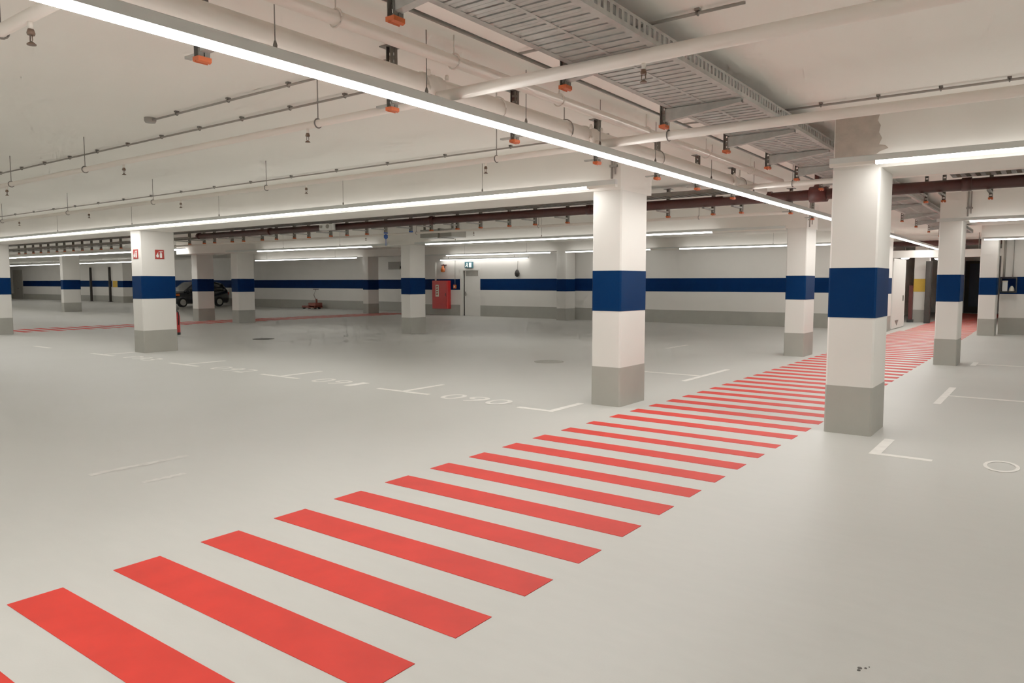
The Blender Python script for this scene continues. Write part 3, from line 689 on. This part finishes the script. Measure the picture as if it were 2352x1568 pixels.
b = B(); lathe(b, -19.9, 27.32, [(0.03, 1.86), (0.10, 1.92), (0.12, 2.03), (0.08, 2.14), (0.03, 2.2)], 14); obj('fitting_body', b, M['dark'], t)
b = B(); tube(b, [(-19.9, 27.34, 2.2), (-19.9, 27.38, 2.6)], 0.012, 6); obj('fitting_cable', b, M['vent'], t)
t = thing('ventilation_grille', 'grey ventilation grille high on the wall behind the middle pillars', 'ventilation grille', (-30.2, 29.7, 2.56))
b = B(); box(b, -30.75, -29.85, 29.72, WL, 2.35, 2.78); obj('grille_frame', b, M['vent'], t)
b = B()
for k in range(7): box(b, -30.70, -29.90, 29.70, 29.722, 2.39 + 0.055 * k, 2.42 + 0.055 * k)
obj('grille_louvres', b, M['conduit'], t)
t = thing('security_camera', 'small dark security camera beside the ventilation grille', 'camera', (-29.58, 29.6, 2.5))
b = B(); box(b, -29.64, -29.50, 29.7, WL - 0.002, 2.50, 2.75); obj('camera_bracket', b, M['conduit'], t)
b = B(); lathe(b, -29.57, 29.62, [(0.03, 2.36), (0.09, 2.40), (0.10, 2.48), (0.06, 2.54)], 14); obj('camera_dome', b, M['black'], t)
# duct unit by the second beam
t = thing('ventilation_unit', 'grey box-shaped ventilation unit under the ceiling before the middle row beam', 'ventilation unit', (-13.9, 16.0, 2.84))
b = B(); box(b, -14.55, -13.35, 15.3, 15.92, 2.86, 3.08, 0, 0.02); obj('unit_case', b, M['vent'], t)
b = B(); box(b, -13.85, -13.80, 15.28, 15.93, 2.84, 3.1); box(b, -14.5, -14.45, 15.4, 15.44, 3.08, CEIL); box(b, -13.45, -13.4, 15.4, 15.44, 3.08, CEIL); obj('unit_strap', b, M['galvd'], t)
# niche shelf on right wall
t = thing('wall_shelf', 'dark framed wall niche on the blue band right of the passage', 'shelf', (-1.2, 27.35, 1.32))
b = B(); box(b, -1.40, -0.98, 27.2, WB - 0.005, 1.30, 1.34); box(b, -1.40, -0.98, 27.2, WB - 0.005, 1.73, 1.77); box(b, -1.40, -1.37, 27.2, WB - 0.005, 1.34, 1.73); box(b, -1.01, -0.98, 27.2, WB - 0.005, 1.34, 1.73); obj('shelf_frame', b, M['black'], t)
t = thing('storage_box', 'small white box standing in the dark wall niche', 'box', (-1.28, 27.3, 1.34))
b = B(); box(b, -1.355, -1.22, 27.22, 27.36, 1.342, 1.62, 0, 0.01); obj('box_body', b, M['signwhite'], t)
b = B(); box(b, -1.36, -1.215, 27.215, 27.365, 1.62, 1.66, 0, 0.01); obj('box_lid', b, M['pale'], t)
b = B(); lathe(b, -1.11, 27.29, [(0.07, 1.342), (0.075, 1.36), (0.06, 1.44), (0.02, 1.50)], 14)
tag(obj('plastic_bottle', b, M['pale']), 'small pale bottle beside the white box in the wall niche', 'bottle')
t = thing('wall_pipe', 'grey vertical pipe pair on the wall right of the far right pillar', 'pipe', (-1.35, 27.3, 0))
b = B(); tube(b, [(-1.33, 27.33, 1.78), (-1.33, 27.33, CEIL)], 0.035, 10); obj('pipe_run', b, M['vent'], t)
b = B(); tube(b, [(-1.1, 27.35, 1.78), (-1.1, 27.35, CEIL)], 0.012, 8); obj('cable', b, M['vent'], t)
t = thing('sliding_fire_door', 'pale fire door leaf standing open at the left side of the passage opening', 'door', (-4.45, 28.9, 0))
b = B(); box(b, -4.52, -4.44, WB + 0.25, 30.1, 0.03, 2.42, 0, 0.006); obj('door_leaf', b, M['door'], t)
b = B(); box(b, -4.44, -4.41, 29.6, 29.68, 0.95, 1.15); obj('door_handle', b, M['galvd'], t)
b = B(); prism(b, [(28.2, 0.30), (28.9, 0.30), (28.55, 0.12)], 'x', -4.44, -4.432); obj('door_marking', b, M['galvd'], t)
b = B(); box(b, -4.5, -4.3, 45.5, 45.86, 0.0, 2.4); tag(obj('steel_cabinet', b, M['dark']), 'dark tall cabinet at the end of the passage behind the yellow banded pillar', 'cabinet')
b = B(); box(b, -4.2, -4.0, 33.2, 33.5, 0, 2.45, 0, 0.02)
tag(obj('door_post', b, M['dark']), 'dark upright post right of the yellow banded pillar', 'post')
t = thing('guard_post', 'dark red post left of the yellow banded pillar', 'post', (-4.74, 33.6, 0))
b = B(); box(b, -4.80, -4.66, 33.5, 33.64, 0.12, 1.5, 0, 0.01); obj('post_body', b, M['darkred'], t)
b = B(); box(b, -4.84, -4.62, 33.46, 33.68, 0, 0.12); obj('post_foot', b, M['black'], t)
# far left: grey door, lit wall pier, gate posts
b = B(); box(b, -84.1, -81.95, WL - 0.08, WL, 0.0, 2.85); d2 = struct('door_2', b, M['doorgrey'], label='distant grey roller door at the far left')
b = B(); box(b, -83.0, -82.8, WL - 0.1, WL - 0.08, 1.0, 1.1); obj('door_handle', b, M['galvd'], d2)
for x, lab in ((-66.9, 'thin dark upright post against the far left wall, left of two'), (-63.5, 'thin dark upright post near the distant yellow banded pillar')):
    t = thing('steel_post', lab, 'post', (x, 29.6, 0), 'thin dark posts at the far left wall')
    b = B(); box(b, x - 0.09, x + 0.09, 29.45, 29.6, 0.02, 2.9, 0, 0.01); obj('post_body', b, M['dark'], t)
    b = B(); box(b, x - 0.16, x + 0.16, 29.4, 29.66, 0, 0.03); obj('base_plate', b, M['black'], t)

# ------------------------------------------------------------------ hand pallet truck
t = thing('hand_pallet_truck', 'reddish hand pallet truck with raised handle parked against the far wall', 'pallet truck', (-36.7, 29.2, 0))
b = B(); box(b, -37.35, -36.1, 28.75, 28.95, 0.08, 0.20, 0, 0.02); box(b, -37.35, -36.1, 29.15, 29.35, 0.08, 0.20, 0, 0.02); obj('fork', b, M['trolley'], t)
b = B(); box(b, -36.75, -36.1, 28.75, 29.35, 0.12, 0.38, 0, 0.04); tube(b, [(-36.3, 29.05, 0.38), (-36.3, 29.05, 0.62)], 0.06, 12); obj('pump_body', b, M['trolley'], t)
b = B(); tube(b, [(-36.3, 29.05, 0.45), (-36.55, 29.05, 0.85), (-36.35, 29.05, 1.2)], 0.025, 8); tube(b, [(-36.35, 28.85, 1.2), (-36.35, 29.25, 1.2)], 0.03, 8); obj('handle', b, M['conduit'], t)
for (x, y) in ((-37.25, 28.85), (-37.25, 29.25), (-36.25, 28.9), (-36.25, 29.2)):
    b = B(); tube(b, [(x, y - 0.06, 0.08), (x, y + 0.06, 0.08)], 0.08, 14); obj('wheel', b, M['tyre'], t)

# ------------------------------------------------------------------ parked car (front toward -Y)
cx, cy0, cy1 = -46.6, 25.0, 29.2
t = thing('car', 'dark parked car half hidden behind the shaded pillar at the far left', 'car', (cx, (cy0 + cy1) / 2, 0))
L_ = cy1 - cy0
def loft(sections, mi=0):
    b = B(); rings = []
    for y, pts in sections:
        rings.append([b.verts.new((cx + px, y, pz)) for px, pz in pts])
    n = len(rings[0])
    for A, C in zip(rings, rings[1:]):
        for k in range(n):
            f = b.faces.new([A[k], A[(k + 1) % n], C[(k + 1) % n], C[k]]); f.smooth = True
    b.faces.new(list(reversed(rings[0]))); b.faces.new(rings[-1])
    return b
def sec(w, zb, zt, sh=0.12):
    return [(-w + 0.06, zb), (w - 0.06, zb), (w, zb + 0.15), (w, zt - sh), (w - 0.12, zt), (-w + 0.12, zt), (-w, zt - sh), (-w, zb + 0.15)]
b = loft([(cy0, sec(0.70, 0.30, 0.72)), (cy0 + 0.12, sec(0.84, 0.24, 0.86)), (cy0 + 1.0, sec(0.90, 0.22, 1.0)), (cy0 + 2.6, sec(0.91, 0.22, 1.04)), (cy1 - 0.15, sec(0.88, 0.24, 1.08)), (cy1, sec(0.80, 0.32, 0.95))])
obj('car_body', b, M['carpaint'], t)
def cab(w, z0, wt, z1):
    return [(-w, z0), (w, z0), (wt, z1), (-wt, z1)]
b = loft([(cy0 + 0.95, cab(0.80, 0.98, 0.78, 1.0)), (cy0 + 1.75, cab(0.84, 1.0, 0.64, 1.60)), (cy0 + 3.2, cab(0.84, 1.02, 0.64, 1.64)), (cy1 - 0.45, cab(0.80, 1.04, 0.62, 1.52)), (cy1 - 0.08, cab(0.76, 1.04, 0.66, 1.10))])
obj('cabin_glass', b, M['glass'], t)
b = B(); vs = [b.verts.new((cx + px, py, pz)) for px, py, pz in ((-0.74, cy0 + 0.96, 1.03), (0.74, cy0 + 0.96, 1.03), (0.60, cy0 + 1.70, 1.60), (-0.60, cy0 + 1.70, 1.60))]; b.faces.new(vs); bmesh.ops.solidify(b, geom=b.faces[:], thickness=0.01); obj('windscreen', b, M['screen'], t)
b = loft([(cy0 + 1.7, cab(0.64, 1.585, 0.56, 1.63)), (cy0 + 2.4, cab(0.66, 1.62, 0.58, 1.68)), (cy0 + 3.2, cab(0.66, 1.62, 0.58, 1.68)), (cy1 - 0.4, cab(0.62, 1.50, 0.56, 1.55))])
for s in (-1, 1):
    for yy, y2 in ((cy0 + 1.0, cy0 + 1.72), (cy0 + 2.45, cy0 + 2.5), (cy1 - 0.1, cy1 - 0.42)):
        tube(b, [(cx + s * 0.80, yy, 1.0), (cx + s * 0.63, y2, 1.6 if y2 < cy0 + 3 else 1.52)], 0.04, 6)
obj('roof', b, M['carpaint'], t)
for s in (-1, 1):
    b = B(); lathe(b, 0, 0, [(0.01, -0.07), (0.10, -0.05), (0.12, 0.0), (0.08, 0.06)], 12)
    bmesh.ops.scale(b, vec=(1.2, 0.6, 1), verts=b.verts[:]); bmesh.ops.translate(b, vec=(cx + s * 0.62, cy0 + 0.06, 0.70), verts=b.verts[:])
    obj('headlamp', b, M['chrome'], t)
    b = B(); box(b, cx + s * 0.80, cx + s * 0.90, cy0 + 0.18, cy0 + 0.6, 0.74, 0.88, 0, 0.01); obj('indicator', b, M['amber'], t)
    b = B(); box(b, cx + s * 0.60, cx + s * 0.83, cy1 - 0.08, cy1 - 0.01, 0.80, 0.95, 0, 0.01); obj('tail_lamp', b, M['signred'], t)
    b = B(); box(b, cx + s * 0.90, cx + s * 1.06, cy0 + 1.2, cy0 + 1.32, 1.0, 1.12, 0, 0.02); obj('mirror', b, M['carpaint'], t)
    for yy in (cy0 + 0.8, cy1 - 0.8):
        b = B(); tube(b, [(cx + s * 0.70, yy, 0.32), (cx + s * 0.74, yy, 0.32), (cx + s * 0.90, yy, 0.32), (cx + s * 0.93, yy, 0.32)], [0.29, 0.32, 0.32, 0.29], 20)
        wh = obj('wheel', b, M['tyre'], t)
        b = B(); tube(b, [(cx + s * 0.925, yy, 0.32), (cx + s * 0.94, yy, 0.32)], 0.2, 16); obj('wheel_rim', b, M['chrome'], wh)
b = B(); box(b, cx - 0.45, cx + 0.45, cy0 - 0.02, cy0 + 0.03, 0.45, 0.62, 0, 0.01); obj('grille', b, M['black'], t)
b = B(); box(b, cx - 0.78, cx + 0.78, cy0 - 0.03, cy0 + 0.1, 0.26, 0.40, 0, 0.03); obj('bumper', b, M['carpaint'], t)

# ------------------------------------------------------------------ world, camera, colour
w = bpy.data.worlds.new('World'); scene.world = w; w.use_nodes = True
w.node_tree.nodes['Background'].inputs[0].default_value = (0.8, 0.78, 0.74, 1); w.node_tree.nodes['Background'].inputs[1].default_value = 0.02
cam = bpy.data.cameras.new('camera'); co = bpy.data.objects.new('camera', cam); COL.objects.link(co); scene.camera = co
cam.sensor_fit = 'HORIZONTAL'; cam.sensor_width = 36.0; cam.lens = 1688.77 / 2352 * 36.0
cam.clip_start = 0.05; cam.clip_end = 300
co.location = (0, 0, 1.6); co.rotation_euler = (PI / 2 - 0.0797207, 0, 0.636408)
scene.view_settings.view_transform = 'Standard'
scene.view_settings.look = 'None'
scene.view_settings.exposure = 0.2
scene.view_settings.gamma = 1.32
scene.cycles.max_bounces = 6; scene.cycles.diffuse_bounces = 4; scene.cycles.glossy_bounces = 2; scene.cycles.transmission_bounces = 0; scene.cycles.volume_bounces = 0
scene.cycles.use_denoising = True
scene.cycles.use_adaptive_sampling = True; scene.cycles.adaptive_threshold = 0.12; scene.cycles.adaptive_min_samples = 12
scene.cycles.sample_clamp_indirect = 8
